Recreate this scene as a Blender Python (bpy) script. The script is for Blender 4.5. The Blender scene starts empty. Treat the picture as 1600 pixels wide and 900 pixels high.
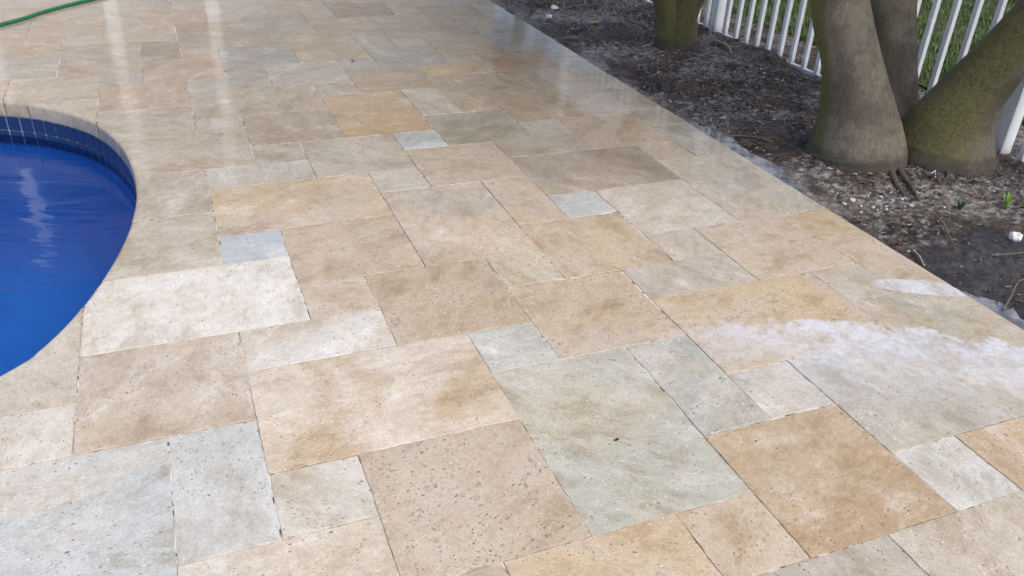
import bpy, bmesh, math, random
import numpy as np
from mathutils import Vector, Matrix

random.seed(7)
rng = np.random.default_rng(7)
SC = bpy.context.scene
COL = SC.collection
R = math.radians
W = 0.2032                       # paving module, metres

# ------------------------------------------------------------------ camera
cd = bpy.data.cameras.new("camera")
cam = bpy.data.objects.new("camera", cd)
COL.objects.link(cam)
SC.camera = cam
right = Vector((0.92866, -0.36818, 0.04524))
down = Vector((-0.15069, -0.48589, -0.86093))
fwd = Vector((0.33896, 0.79269, -0.50670))
M = Matrix((right, -down, -fwd)).transposed().to_4x4()
M.translation = Vector((0.33854, -1.69543, 1.33972))
cam.matrix_world = M
cd.sensor_width = 36.0
cd.lens = 36.0 * 1312.47 / 1600.0
cd.clip_start = 0.05
cd.clip_end = 400.0

# ------------------------------------------------------------------ world, sun, exposure
SUN_EL, SUN_AZ = 58.0, 160.0      # azimuth clockwise from +Y: the light comes from behind the camera
wd = bpy.data.worlds.new("World")
SC.world = wd
wd.use_nodes = True
wn = wd.node_tree
wn.nodes.clear()
sky = wn.nodes.new("ShaderNodeTexSky")
sky.sky_type = 'NISHITA'
sky.sun_disc = False
sky.sun_elevation = R(SUN_EL)
sky.sun_rotation = R(SUN_AZ)
sky.air_density = 1.0
sky.dust_density = 3.5
sky.ozone_density = 1.0
bg = wn.nodes.new("ShaderNodeBackground")
bg.inputs[1].default_value = 0.15
wo = wn.nodes.new("ShaderNodeOutputWorld")
wn.links.new(sky.outputs[0], bg.inputs[0])
wn.links.new(bg.outputs[0], wo.inputs[0])
sd = bpy.data.lights.new("sun", 'SUN')
sd.energy = 1.4
sd.angle = R(25)
sd.color = (1.0, 0.965, 0.91)
sun = bpy.data.objects.new("sun", sd)
COL.objects.link(sun)
sdir = Vector((math.sin(R(SUN_AZ)) * math.cos(R(SUN_EL)), math.cos(R(SUN_AZ)) * math.cos(R(SUN_EL)), math.sin(R(SUN_EL))))
sun.rotation_euler = sdir.to_track_quat('Z', 'Y').to_euler()
sun.location = sdir * 30
SC.view_settings.view_transform = 'Standard'
SC.view_settings.look = 'None'
SC.view_settings.gamma = 1.0
SC.view_settings.use_curve_mapping = False
SC.view_settings.exposure = 0.42
SC.cycles.max_bounces = 8
SC.cycles.transparent_max_bounces = 12

# ------------------------------------------------------------------ helpers
def lin(c):
    return tuple((x / 255 / 12.92) if x / 255 <= 0.04045 else ((x / 255 + 0.055) / 1.055) ** 2.4 for x in c)

def tag(o, label=None, cat=None, group=None, kind=None):
    if label: o["label"] = label
    if cat: o["category"] = cat
    if group: o["group"] = group
    if kind: o["kind"] = kind
    return o

def empty(name, loc=(0, 0, 0)):
    o = bpy.data.objects.new(name, None)
    o.empty_display_size = 0.1
    o.location = loc
    COL.objects.link(o)
    return o

def link(name, me, mat=None, parent=None, loc=(0, 0, 0), smooth=False):
    o = bpy.data.objects.new(name, me)
    COL.objects.link(o)
    if mat and len(me.materials) == 0:
        me.materials.append(mat)
    o.location = loc
    if parent:
        o.parent = parent
    if smooth:
        me.polygons.foreach_set("use_smooth", [True] * len(me.polygons))
    return o

def mesh(name, verts, faces):
    me = bpy.data.meshes.new(name)
    me.from_pydata([tuple(map(float, v)) for v in verts], [], faces)
    me.update()
    return me

def fastmesh(name, V, F):
    """V (n,3), F (m,k) numpy"""
    me = bpy.data.meshes.new(name)
    V = np.asarray(V, np.float32); F = np.asarray(F, np.int32)
    me.vertices.add(len(V)); me.vertices.foreach_set("co", V.ravel())
    k = F.shape[1]
    me.loops.add(F.size); me.loops.foreach_set("vertex_index", F.ravel())
    me.polygons.add(len(F))
    me.polygons.foreach_set("loop_start", np.arange(0, F.size, k, dtype=np.int32))
    me.polygons.foreach_set("loop_total", np.full(len(F), k, np.int32))
    me.update(calc_edges=True)
    me.validate()
    return me

def box(name, lo, hi, mat, parent=None, bevel=0.0, loc=(0, 0, 0)):
    bm = bmesh.new()
    bmesh.ops.create_cube(bm, size=1)
    for v in bm.verts:
        v.co = Vector([(lo[i] + hi[i]) / 2 + v.co[i] * (hi[i] - lo[i]) for i in range(3)])
    if bevel:
        bmesh.ops.bevel(bm, geom=bm.edges[:], offset=bevel, segments=2, affect='EDGES', profile=0.5)
    me = bpy.data.meshes.new(name)
    bm.to_mesh(me); bm.free()
    return link(name, me, mat, parent, loc)

def catmull(pts, n, closed=False):
    P = np.array(pts, float)
    out = []
    m = len(P)
    rngi = range(m) if closed else range(m - 1)
    for i in rngi:
        if closed:
            a, b, c, d = P[(i - 1) % m], P[i], P[(i + 1) % m], P[(i + 2) % m]
        else:
            a, b, c, d = P[max(i - 1, 0)], P[i], P[i + 1], P[min(i + 2, m - 1)]
        for k in range(n):
            t = k / n
            out.append(0.5 * ((2 * b) + (-a + c) * t + (2 * a - 5 * b + 4 * c - d) * t * t + (-a + 3 * b - 3 * c + d) * t ** 3))
    if not closed:
        out.append(P[-1])
    return np.array(out)

def tube(path, radii, seg=16, cap=True, jitter=0.0, ripple=None):
    """surface along a path; returns verts, faces"""
    P = np.array(path, float); n = len(P)
    if np.isscalar(radii): radii = [radii] * n
    V, F = [], []
    T = np.gradient(P, axis=0); T /= np.linalg.norm(T, axis=1)[:, None]
    ref = np.array([0.0, 1.0, 0.0]) if abs(T[0][1]) < 0.9 else np.array([1.0, 0, 0])
    for i in range(n):
        a = np.cross(T[i], ref); a /= np.linalg.norm(a)
        b = np.cross(T[i], a)
        for k in range(seg):
            th = 2 * math.pi * k / seg
            r = radii[i] * (1 + (ripple(i, th) if ripple else 0)) + (random.uniform(-jitter, jitter) if jitter else 0)
            V.append(P[i] + r * (math.cos(th) * a + math.sin(th) * b))
    for i in range(n - 1):
        for k in range(seg):
            k2 = (k + 1) % seg
            F.append((i * seg + k, i * seg + k2, (i + 1) * seg + k2, (i + 1) * seg + k))
    if cap:
        F.append(tuple(range(seg))[::-1]); F.append(tuple((n - 1) * seg + k for k in range(seg)))
    return V, F

_perm = rng.random((256, 256))
def vnoise(x, y):
    xi = np.floor(x).astype(int); yi = np.floor(y).astype(int)
    fx = x - xi; fy = y - yi
    fx = fx * fx * (3 - 2 * fx); fy = fy * fy * (3 - 2 * fy)
    g = lambda i, j: _perm[i % 256, j % 256]
    return (g(xi, yi) * (1 - fx) + g(xi + 1, yi) * fx) * (1 - fy) + (g(xi, yi + 1) * (1 - fx) + g(xi + 1, yi + 1) * fx) * fy
def fbm(x, y, o=5):
    s = 0; a = 0.5
    for k in range(o):
        s = s + a * vnoise(x * 2 ** k + 13.7 * k, y * 2 ** k + 7.3 * k); a *= 0.5
    return s

# ------------------------------------------------------------------ node helper
class NT:
    def __init__(s, name):
        s.m = bpy.data.materials.new(name); s.m.use_nodes = True
        s.t = s.m.node_tree; s.t.nodes.clear()
        s.out = s.t.nodes.new("ShaderNodeOutputMaterial")
    def n(s, typ, **kw):
        nd = s.t.nodes.new(typ)
        ins = kw.pop("ins", {})
        for k, v in kw.items(): setattr(nd, k, v)
        for k, v in ins.items(): s.set(nd.inputs[k], v)
        return nd
    def set(s, sock, v):
        if isinstance(v, bpy.types.NodeSocket): s.t.links.new(v, sock)
        elif isinstance(v, (tuple, list)) and sock.type == 'RGBA' and len(v) == 3: sock.default_value = (*v, 1)
        else: sock.default_value = v
    def math(s, op, a, b=0.0, c=None, clamp=False):
        nd = s.n("ShaderNodeMath", operation=op, use_clamp=clamp)
        s.set(nd.inputs[0], a); s.set(nd.inputs[1], b)
        if c is not None: s.set(nd.inputs[2], c)
        return nd.outputs[0]
    def vec(s, op, a, b):
        nd = s.n("ShaderNodeVectorMath", operation=op)
        s.set(nd.inputs[0], a); s.set(nd.inputs[1], b)
        return nd.outputs[0]
    def mix(s, f, a, b, mode='MIX'):
        nd = s.n("ShaderNodeMix", data_type='RGBA', blend_type=mode)
        s.set(nd.inputs[0], f); s.set(nd.inputs[6], a); s.set(nd.inputs[7], b)
        return nd.outputs[2]
    def noise(s, v, scale, detail=4, rough=0.55, dist=0.0, out=0):
        nd = s.n("ShaderNodeTexNoise", ins={"Vector": v, "Scale": scale, "Detail": detail, "Roughness": rough, "Distortion": dist})
        return nd.outputs[out]
    def ramp(s, f, lo, hi, a=0.0, b=1.0, smooth=True):
        nd = s.n("ShaderNodeMapRange", interpolation_type='SMOOTHSTEP' if smooth else 'LINEAR')
        s.set(nd.inputs[0], f); s.set(nd.inputs[1], lo); s.set(nd.inputs[2], hi); s.set(nd.inputs[3], a); s.set(nd.inputs[4], b)
        return nd.outputs[0]
    def xyz(s, v):
        nd = s.n("ShaderNodeSeparateXYZ", ins={0: v}); return nd.outputs
    def comb(s, x, y, z):
        nd = s.n("ShaderNodeCombineXYZ", ins={0: x, 1: y, 2: z}); return nd.outputs[0]
    def bump(s, h, strength=0.5, dist=0.002, normal=None):
        nd = s.n("ShaderNodeBump", ins={"Height": h, "Strength": strength, "Distance": dist})
        if normal is not None: s.set(nd.inputs["Normal"], normal)
        return nd.outputs[0]
    def principled(s, **ins):
        nd = s.n("ShaderNodeBsdfPrincipled", ins={k.replace("_", " "): v for k, v in ins.items()})
        s.t.links.new(nd.outputs[0], s.out.inputs[0])
        return nd

def objc(n): return n.n("ShaderNodeTexCoord").outputs["Object"]
def wpos(n): return n.n("ShaderNodeNewGeometry").outputs["Position"]

# ------------------------------------------------------------------ materials
def wetness(n, pos):
    """water film: the far end of the deck and the strip along the bed were hosed down"""
    x, y, z = n.xyz(pos)
    nz = n.math('SUBTRACT', n.noise(pos, 2.3, 4, 0.6), 0.5)
    far = n.math('ADD', n.math('ADD', y, n.math('MULTIPLY', x, 0.45)), n.math('MULTIPLY', nz, 1.6))
    far = n.math('MAXIMUM', n.ramp(far, 0.9, 2.8), n.ramp(n.math('ADD', y, n.math('MULTIPLY', nz, 0.5)), 2.7, 3.2))
    return far, x, y, nz

def mat_travertine():
    n = NT("travertine")
    oi = n.n("ShaderNodeObjectInfo")
    tint2 = n.n("ShaderNodeAttribute", attribute_type='OBJECT', attribute_name="tint2").outputs["Color"]
    pit_a = n.n("ShaderNodeAttribute", attribute_type='OBJECT', attribute_name="pits").outputs["Fac"]
    rnd = oi.outputs["Random"]
    o = objc(n); pos = wpos(n)
    off = n.comb(n.math('MULTIPLY', rnd, 91.0), n.math('MULTIPLY', rnd, 53.0), n.math('MULTIPLY', rnd, 17.0))
    # the vein runs its own way in each slab
    rot = n.n("ShaderNodeVectorRotate", rotation_type='Z_AXIS', ins={"Vector": n.vec('ADD', o, off), "Angle": n.math('MULTIPLY', rnd, 23.0)}).outputs[0]
    vein = n.vec('MULTIPLY', rot, (1.0, 1.7, 1.0))
    big = n.noise(rot, 2.8, 2, 0.5, 0.8)
    cl = n.n("ShaderNodeTexNoise", ins={"Vector": vein, "Scale": n.ramp(rnd, 0.0, 1.0, 3.0, 6.0, False), "Detail": 6, "Roughness": 0.74, "Distortion": 0.25})
    cloud = cl.outputs[0]
    c3 = n.n("ShaderNodeSeparateColor", ins={0: cl.outputs[1]}).outputs
    mott = n.noise(rot, 30.0, 4, 0.80)
    fine = n.noise(rot, 190.0, 1, 0.7)
    c = n.mix(n.ramp(big, 0.40, 0.60), oi.outputs["Color"], tint2)
    c = n.mix(n.ramp(cloud, 0.36, 0.50, 0.85, 0.0), c, n.mix(1.0, c, (0.80, 0.75, 0.685), 'MULTIPLY'))
    c = n.mix(n.ramp(cloud, 0.50, 0.72, 0.0, 0.62), c, n.mix(0.60, c, (0.88, 0.845, 0.80)))
    c = n.mix(n.ramp(c3[1], 0.34, 0.48, 0.45, 0.0), c, n.mix(1.0, c, (0.78, 0.76, 0.75), 'MULTIPLY'))
    c = n.mix(n.ramp(mott, 0.32, 0.68), n.mix(1.0, c, (0.88, 0.865, 0.85), 'MULTIPLY'), n.mix(1.0, c, (1.06, 1.06, 1.06), 'MULTIPLY'))
    c = n.mix(n.ramp(fine, 0.25, 0.75), n.mix(1.0, c, (0.87, 0.86, 0.85), 'MULTIPLY'), n.mix(1.0, c, (1.07, 1.07, 1.07), 'MULTIPLY'))
    st = n.math('MULTIPLY', n.ramp(c3[2], 0.56, 0.66), n.ramp(mott, 0.36, 0.58))
    c = n.mix(n.math('MULTIPLY', st, 0.60), c, n.mix(1.0, c, (0.62, 0.54, 0.46), 'MULTIPLY'))
    sb = n.math('MULTIPLY', n.ramp(n.math('ADD', n.math('MULTIPLY', c3[0], 0.7), n.math('MULTIPLY', mott, 0.3)), 0.555, 0.61), n.ramp(pit_a, 0.45, 0.7))
    c = n.mix(n.math('MULTIPLY', n.math('MULTIPLY', sb, n.ramp(fine, 0.30, 0.55)), 0.8), c, n.mix(1.0, c, (0.40, 0.37, 0.33), 'MULTIPLY'))
    # hair-thin darker veins
    w = n.math('ABSOLUTE', n.math('SUBTRACT', c3[2], 0.5))
    wm = n.math('MULTIPLY', n.ramp(w, 0.0, 0.010, 1.0, 0.0), n.ramp(big, 0.52, 0.62))
    c = n.mix(n.math('MULTIPLY', wm, 0.30), c, n.mix(1.0, c, (0.55, 0.47, 0.40), 'MULTIPLY'))
    # open pits and pale filled ones, gathered in drifts along the vein
    pv = n.vec('MULTIPLY', rot, (0.62, 1.0, 1.0))
    def pits(scale, thr, patch):
        vo = n.n("ShaderNodeTexVoronoi", feature='F1', ins={"Vector": pv, "Scale": scale, "Randomness": 1.0})
        cs = n.n("ShaderNodeSeparateColor", ins={0: vo.outputs["Color"]}).outputs
        size = n.math('MULTIPLY', n.math('POWER', cs[1], 1.6), n.math('MULTIPLY', n.ramp(fine, 0.3, 0.7, 0.5, 1.3), thr))
        inside = n.ramp(vo.outputs["Distance"], n.math('MULTIPLY', size, 0.55), size, 1.0, 0.0)
        sel = n.math('GREATER_THAN', n.math('ADD', cs[0], n.math('MULTIPLY', pit_a, 0.45)), 0.70)
        return n.math('MULTIPLY', n.math('MULTIPLY', inside, patch), sel), cs[2]
    pa, k1 = pits(105.0, 0.44, n.ramp(c3[0], 0.46, 0.55))
    pb, k2 = pits(210.0, 0.60, n.ramp(c3[1], 0.44, 0.54))
    allp = n.math('MAXIMUM', pa, pb)
    pale = n.math('GREATER_THAN', k2, 0.72)
    pit = n.math('MULTIPLY', allp, n.math('SUBTRACT', 1.0, n.math('MULTIPLY', pale, 0.9)))
    c = n.mix(n.math('MULTIPLY', n.math('MULTIPLY', allp, pale), 0.6), c, (0.82, 0.80, 0.77))
    c = n.mix(n.math('MULTIPLY', pit, 0.80), c, n.mix(1.0, c, (0.25, 0.20, 0.16), 'MULTIPLY'))
    # sky reflection in the water film beside the bed, painted into base colour
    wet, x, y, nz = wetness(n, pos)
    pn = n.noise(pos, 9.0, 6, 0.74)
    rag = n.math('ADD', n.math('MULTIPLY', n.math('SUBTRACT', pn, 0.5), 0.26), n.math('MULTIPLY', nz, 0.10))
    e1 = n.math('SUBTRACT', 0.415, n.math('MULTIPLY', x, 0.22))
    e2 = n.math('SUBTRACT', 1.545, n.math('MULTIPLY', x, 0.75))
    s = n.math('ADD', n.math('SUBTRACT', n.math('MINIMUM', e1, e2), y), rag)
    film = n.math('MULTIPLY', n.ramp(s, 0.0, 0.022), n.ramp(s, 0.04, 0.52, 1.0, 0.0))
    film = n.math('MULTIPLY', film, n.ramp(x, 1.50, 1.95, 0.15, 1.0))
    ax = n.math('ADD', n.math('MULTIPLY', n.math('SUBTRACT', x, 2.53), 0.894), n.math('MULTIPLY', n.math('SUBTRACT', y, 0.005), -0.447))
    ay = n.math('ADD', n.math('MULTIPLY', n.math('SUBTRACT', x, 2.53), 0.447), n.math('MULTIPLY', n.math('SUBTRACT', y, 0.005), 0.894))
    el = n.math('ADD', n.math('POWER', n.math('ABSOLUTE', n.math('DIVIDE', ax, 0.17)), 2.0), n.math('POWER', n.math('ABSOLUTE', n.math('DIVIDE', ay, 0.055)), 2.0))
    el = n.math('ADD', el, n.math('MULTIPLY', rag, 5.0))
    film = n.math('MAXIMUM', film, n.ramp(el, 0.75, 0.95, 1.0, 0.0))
    sky_tint = n.math('MULTIPLY', film, n.ramp(n.math('ADD', n.math('MULTIPLY', mott, 0.4), n.math('MULTIPLY', pn, 0.6)), 0.38, 0.60, 0.25, 1.0))
    c = n.mix(n.math('MULTIPLY', sky_tint, 0.68), c, (0.70, 0.745, 0.84))
    # wet stone is deeper in colour
    c = n.mix(n.math('MULTIPLY', wet, 0.75), c, n.mix(1.0, c, (0.86, 0.84, 0.81), 'MULTIPLY'))
    h = n.math('SUBTRACT', n.math('MULTIPLY', mott, 0.5), n.math('MULTIPLY', pa, 1.2))
    nb = n.bump(h, 0.5, 0.0022)
    wavn = n.bump(n.noise(pos, 30.0, 3, 0.6), 0.26, 0.0024)
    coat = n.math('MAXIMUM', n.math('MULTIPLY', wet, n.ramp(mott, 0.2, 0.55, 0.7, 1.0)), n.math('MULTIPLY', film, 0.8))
    rgh = n.ramp(mott, 0.3, 0.7, 0.50, 0.36)
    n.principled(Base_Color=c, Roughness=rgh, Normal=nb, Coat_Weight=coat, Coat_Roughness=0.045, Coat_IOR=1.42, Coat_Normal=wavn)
    return n.m

def mat_grout():
    n = NT("joint_sand")
    pos = wpos(n)
    c = n.mix(n.ramp(n.noise(pos, 6.0, 4), 0.38, 0.55), (0.30, 0.27, 0.24), (0.66, 0.63, 0.59))
    c = n.mix(n.ramp(n.noise(pos, 30.0, 4), 0.50, 0.64), c, (0.10, 0.085, 0.07))
    n.principled(Base_Color=c, Roughness=0.9, Normal=n.bump(n.noise(pos, 300.0, 2), 0.6, 0.002))
    return n.m

def mat_soil():
    n = NT("mulch_soil")
    pos = wpos(n)
    x, y, z = n.xyz(pos)
    a = n.noise(pos, 7.0, 8, 0.7, 0.6)
    b = n.noise(pos, 34.0, 6, 0.75)
    f = n.noise(pos, 210.0, 3, 0.7)
    sandp = n.noise(n.vec('ADD', pos, (4.0, 9.0, 0.0)), 2.4, 5, 0.62, 0.4)
    c = n.mix(n.ramp(a, 0.42, 0.60), (0.010, 0.0075, 0.007), (0.085, 0.058, 0.043))
    c = n.mix(n.ramp(b, 0.47, 0.66, 0.0, 0.75), c, (0.15, 0.118, 0.098))
    # grey sand, thickest just off the deck edge and round the palms
    edge = n.ramp(n.math('ADD', x, n.math('MULTIPLY', n.math('SUBTRACT', a, 0.5), 0.25)), 2.68, 2.90, 1.0, 0.0)
    sand = n.math('MULTIPLY', n.ramp(n.math('ADD', n.math('MULTIPLY', sandp, 0.65), n.math('MULTIPLY', b, 0.35)), 0.47, 0.58), 0.95)
    sand = n.math('MAXIMUM', sand, n.math('MULTIPLY', edge, n.ramp(sandp, 0.44, 0.56)))
    def blob(cx, cy, r0):
        dx = n.math('SUBTRACT', x, cx); dy = n.math('SUBTRACT', y, cy)
        d2 = n.math('SQRT', n.math('ADD', n.math('MULTIPLY', dx, dx), n.math('MULTIPLY', dy, dy)))
        return n.ramp(n.math('ADD', d2, n.math('MULTIPLY', n.math('SUBTRACT', a, 0.5), 0.9)), r0 * 0.5, r0, 1.0, 0.0)
    spill = n.math('MAXIMUM', n.math('MAXIMUM', blob(2.95, 0.66, 0.26), blob(3.45, 0.48, 0.30)), n.math('MAXIMUM', blob(2.85, 1.75, 0.30), blob(3.0, 3.75, 0.22)))
    sand = n.math('MAXIMUM', sand, n.math('MULTIPLY', spill, n.ramp(b, 0.38, 0.56)))
    sand = n.math('MULTIPLY', sand, n.ramp(f, 0.25, 0.55, 0.25, 1.0))
    c = n.mix(n.math('MULTIPLY', sand, 0.8), c, n.mix(n.ramp(b, 0.4, 0.7), (0.15, 0.135, 0.13), (0.50, 0.475, 0.46)))
    # soaked black soil near the deck at the right-hand end
    soak = n.math('MULTIPLY', n.ramp(n.math('ADD', y, n.math('MULTIPLY', n.math('SUBTRACT', a, 0.5), 0.5)), 0.18, 0.42, 1.0, 0.0), n.ramp(n.math('ADD', x, n.math('MULTIPLY', n.math('SUBTRACT', a, 0.5), 0.6)), 3.05, 3.3, 1.0, 0.0))
    c = n.mix(n.math('MULTIPLY', soak, 0.85), c, (0.022, 0.021, 0.024))
    damp = n.math('MAXIMUM', n.math('MULTIPLY', edge, 0.9), n.math('MULTIPLY', soak, 0.6))
    rgh = n.ramp(damp, 0.0, 1.0, 0.60, 0.26)
    h = n.math('ADD', n.math('MULTIPLY', b, 0.8), n.math('MULTIPLY', f, 0.3))
    n.principled(Base_Color=c, Roughness=rgh, Normal=n.bump(h, n.ramp(damp, 0.0, 1.0, 0.9, 0.4), 0.012))
    return n.m

def mat_plain(name, col, rough=0.6, nscale=30.0, var=0.25, bump=0.0, metallic=0.0):
    n = NT(name)
    o = objc(n)
    f = n.noise(o, nscale, 5, 0.65)
    c = n.mix(n.ramp(f, 0.3, 0.7), tuple(v * (1 - var) for v in col), tuple(min(1, v * (1 + var)) for v in col))
    kw = dict(Base_Color=c, Roughness=rough, Metallic=metallic)
    if bump: kw["Normal"] = n.bump(f, bump, 0.004)
    n.principled(**kw)
    return n.m

def mat_white_metal():
    n = NT("white_powder_coat")
    pos = wpos(n)
    x, y, z = n.xyz(pos)
    f = n.noise(pos, 35.0, 5, 0.7)
    dirt = n.math('MULTIPLY', n.ramp(n.math('ADD', z, n.math('MULTIPLY', n.math('SUBTRACT', f, 0.5), 0.10)), 0.0, 0.09, 1.0, 0.0), 0.55)
    c = n.mix(n.ramp(f, 0.35, 0.7), (0.85, 0.87, 0.90), (0.91, 0.92, 0.93))
    c = n.mix(dirt, c, (0.20, 0.17, 0.15))
    c = n.mix(n.ramp(n.noise(pos, 120.0, 3), 0.66, 0.74, 0.0, 0.5), c, (0.35, 0.33, 0.30))
    n.principled(Base_Color=c, Roughness=0.38, Normal=n.bump(f, 0.08, 0.002))
    return n.m

def mat_bark():
    n = NT("palm_bark")
    o = objc(n); pos = wpos(n)
    moss = n.n("ShaderNodeAttribute", attribute_name="moss").outputs["Fac"]
    x, y, z = n.xyz(pos)
    fib = n.noise(n.vec('MULTIPLY', pos, (1.0, 1.0, 0.16)), 95.0, 5, 0.7)
    fib2 = n.noise(n.vec('MULTIPLY', pos, (1.0, 1.0, 0.10)), 230.0, 3, 0.7)
    blot = n.noise(pos, 6.5, 6, 0.62)
    c = n.mix(n.ramp(blot, 0.36, 0.64), (0.112, 0.097, 0.074), (0.225, 0.196, 0.152))
    c = n.mix(n.ramp(fib, 0.35, 0.65, 0.0, 0.75), c, n.mix(1.0, c, (0.62, 0.58, 0.55), 'MULTIPLY'))
    c = n.mix(n.ramp(fib2, 0.5, 0.75, 0.0, 0.5), c, (0.13, 0.118, 0.10))
    # ring scars
    zz = n.math('ADD', n.math('MULTIPLY', z, 9.5), n.math('MULTIPLY', n.math('SUBTRACT', n.noise(pos, 4.0, 3), 0.5), 1.4))
    ring = n.ramp(n.math('ABSOLUTE', n.math('SUBTRACT', n.math('FRACT', zz), 0.5)), 0.0, 0.035, 1.0, 0.0)
    ring = n.math('MULTIPLY', ring, n.ramp(n.noise(pos, 13.0, 3), 0.42, 0.62))
    c = n.mix(n.math('MULTIPLY', ring, 0.35), c, (0.16, 0.15, 0.135))
    # lichen flecks
    fl = n.n("ShaderNodeTexVoronoi", ins={"Vector": pos, "Scale": 75.0})
    flm = n.math('MULTIPLY', n.ramp(fl.outputs["Distance"], 0.10, 0.17, 1.0, 0.0), n.ramp(n.noise(pos, 7.0, 3), 0.56, 0.66))
    c = n.mix(n.math('MULTIPLY', flm, 0.8), c, (0.38, 0.38, 0.36))
    mg = n.math('ADD', n.math('ADD', moss, 0.12), n.math('MULTIPLY', n.math('SUBTRACT', n.noise(n.vec('MULTIPLY', pos, (1, 1, 0.22)), 70.0, 5, 0.75), 0.5), 0.5))
    mg = n.ramp(mg, 0.0, 1.05)
    mc = n.mix(n.ramp(n.noise(pos, 80.0, 4), 0.30, 0.70), (0.062, 0.062, 0.018), (0.140, 0.130, 0.032))
    c = n.mix(n.math('MULTIPLY', mg, 0.85), c, mc)
    # splashed soil at the foot
    c = n.mix(n.ramp(n.math('ADD', z, n.math('MULTIPLY', n.math('SUBTRACT', blot, 0.5), 0.16)), 0.02, 0.10, 0.65, 0.0), c, (0.045, 0.038, 0.034))
    h = n.math('ADD', n.math('MULTIPLY', fib, 0.7), n.math('ADD', n.math('MULTIPLY', fib2, 0.4), n.math('MULTIPLY', ring, -0.5)))
    n.principled(Base_Color=c, Roughness=0.85, Normal=n.bump(h, 0.6, 0.006))
    return n.m

def mat_water():
    n = NT("pool_water")
    pos = wpos(n)
    q = n.n("ShaderNodeVectorRotate", rotation_type='Z_AXIS', ins={"Vector": pos, "Angle": 0.35}).outputs[0]
    w = n.noise(n.vec('MULTIPLY', q, (1.0, 2.4, 1.0)), 3.2, 3, 0.5, 0.6)
    w2 = n.noise(n.vec('MULTIPLY', q, (1.0, 1.8, 1.0)), 11.0, 2, 0.5)
    nb = n.bump(n.math('ADD', w, n.math('MULTIPLY', w2, 0.10)), 0.07, 0.05)
    fr = n.n("ShaderNodeFresnel", ins={"IOR": 1.33, "Normal": nb})
    tr = n.n("ShaderNodeBsdfTransparent", ins={0: (0.165, 0.40, 0.66)})
    gl = n.n("ShaderNodeBsdfGlossy", ins={"Color": (1, 1, 1), "Roughness": 0.07, "Normal": nb})
    mx = n.n("ShaderNodeMixShader", ins={0: fr.outputs[0], 1: tr.outputs[0], 2: gl.outputs[0]})
    n.t.links.new(mx.outputs[0], n.out.inputs[0])
    return n.m

def mat_plaster():
    n = NT("blue_plaster")
    pos = wpos(n)
    c = n.mix(n.ramp(n.noise(pos, 5.0, 5), 0.35, 0.65), (0.22, 0.46, 0.70), (0.26, 0.52, 0.76))
    n.principled(Base_Color=c, Roughness=0.6)
    return n.m

def mat_pool_tile():
    n = NT("blue_glazed_tile")
    o = objc(n)
    rnd = n.n("ShaderNodeObjectInfo").outputs["Random"]
    x, y, z = n.xyz(o)
    # pressed ring pattern of the glaze
    d = n.n("ShaderNodeVectorMath", operation='LENGTH', ins={0: n.comb(x, 0.0, z)}).outputs["Value"]
    ring = n.math('SINE', n.math('MULTIPLY', n.math('ADD', d, n.math('MULTIPLY', n.noise(o, 60.0, 2), 0.008)), 620.0))
    c = n.mix(n.ramp(ring, -0.4, 0.9), (0.008, 0.022, 0.085), (0.035, 0.075, 0.19))
    c = n.mix(n.ramp(n.noise(o, 50.0, 3), 0.4, 0.7, 0.0, 0.6), c, (0.012, 0.035, 0.13))
    c = n.mix(n.math('MULTIPLY', rnd, 0.4), c, (0.010, 0.03, 0.11))
    n.principled(Base_Color=c, Roughness=0.18, Normal=n.bump(ring, 0.15, 0.001))
    return n.m

def mat_leaf(name, a, b, rough=0.5):
    n = NT(name)
    pos = wpos(n)
    c = n.mix(n.ramp(n.noise(pos, 9.0, 4), 0.35, 0.65), a, b)
    pr = n.principled(Base_Color=c, Roughness=rough)
    pr.inputs["Subsurface Weight"].default_value = 0.0
    return n.m

MT = mat_travertine(); MG = mat_grout(); MS = mat_soil(); MWM = mat_white_metal(); MB = mat_bark()
MWATER = mat_water(); MPL = mat_plaster(); MPT = mat_pool_tile()
MGROUTP = mat_plain("tile_grout", (0.38, 0.44, 0.56), 0.8, 60, 0.15)
MCOPE = mat_plain("coping_mortar", (0.36, 0.37, 0.36), 0.75, 14, 0.22, 0.2)
MHOSE = mat_plain("green_hose_vinyl", (0.015, 0.16, 0.075), 0.35, 40, 0.2, 0.1)
MGRASS = mat_leaf("grass_blade", (0.035, 0.085, 0.012), (0.10, 0.17, 0.030))
MLAWN = mat_plain("lawn_soil", (0.045, 0.055, 0.02), 0.9, 9, 0.5, 0.5)
MFROND = mat_leaf("palm_frond", (0.025, 0.07, 0.012), (0.07, 0.14, 0.03))
MSHAFT = mat_plain("palm_crownshaft", (0.12, 0.20, 0.06), 0.4, 12, 0.25)
MLEAF = mat_leaf("tree_leaf", (0.02, 0.05, 0.010), (0.06, 0.11, 0.02))
MTWIG = mat_plain("dry_twig", (0.13, 0.10, 0.075), 0.85, 90, 0.4, 0.4)
MPALE = mat_plain("pale_dry_husk", (0.30, 0.25, 0.20), 0.8, 60, 0.35, 0.3)
MSTONE = mat_plain("white_stone", (0.72, 0.71, 0.70), 0.7, 40, 0.15, 0.4)
MCRUMB = mat_plain("white_mortar", (0.55, 0.54, 0.53), 0.85, 70, 0.2, 0.4)
MSTUCCO = mat_plain("house_stucco", (0.47, 0.46, 0.44), 0.85, 18, 0.08, 0.3)
MROOF = mat_plain("roof_shingle", (0.20, 0.16, 0.14), 0.85, 12, 0.3, 0.4)
MGLASS = mat_plain("dark_window", (0.03, 0.04, 0.05), 0.08, 3, 0.2)
MWHITE = mat_plain("white_paint", (0.88, 0.88, 0.87), 0.5, 10, 0.04)
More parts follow.
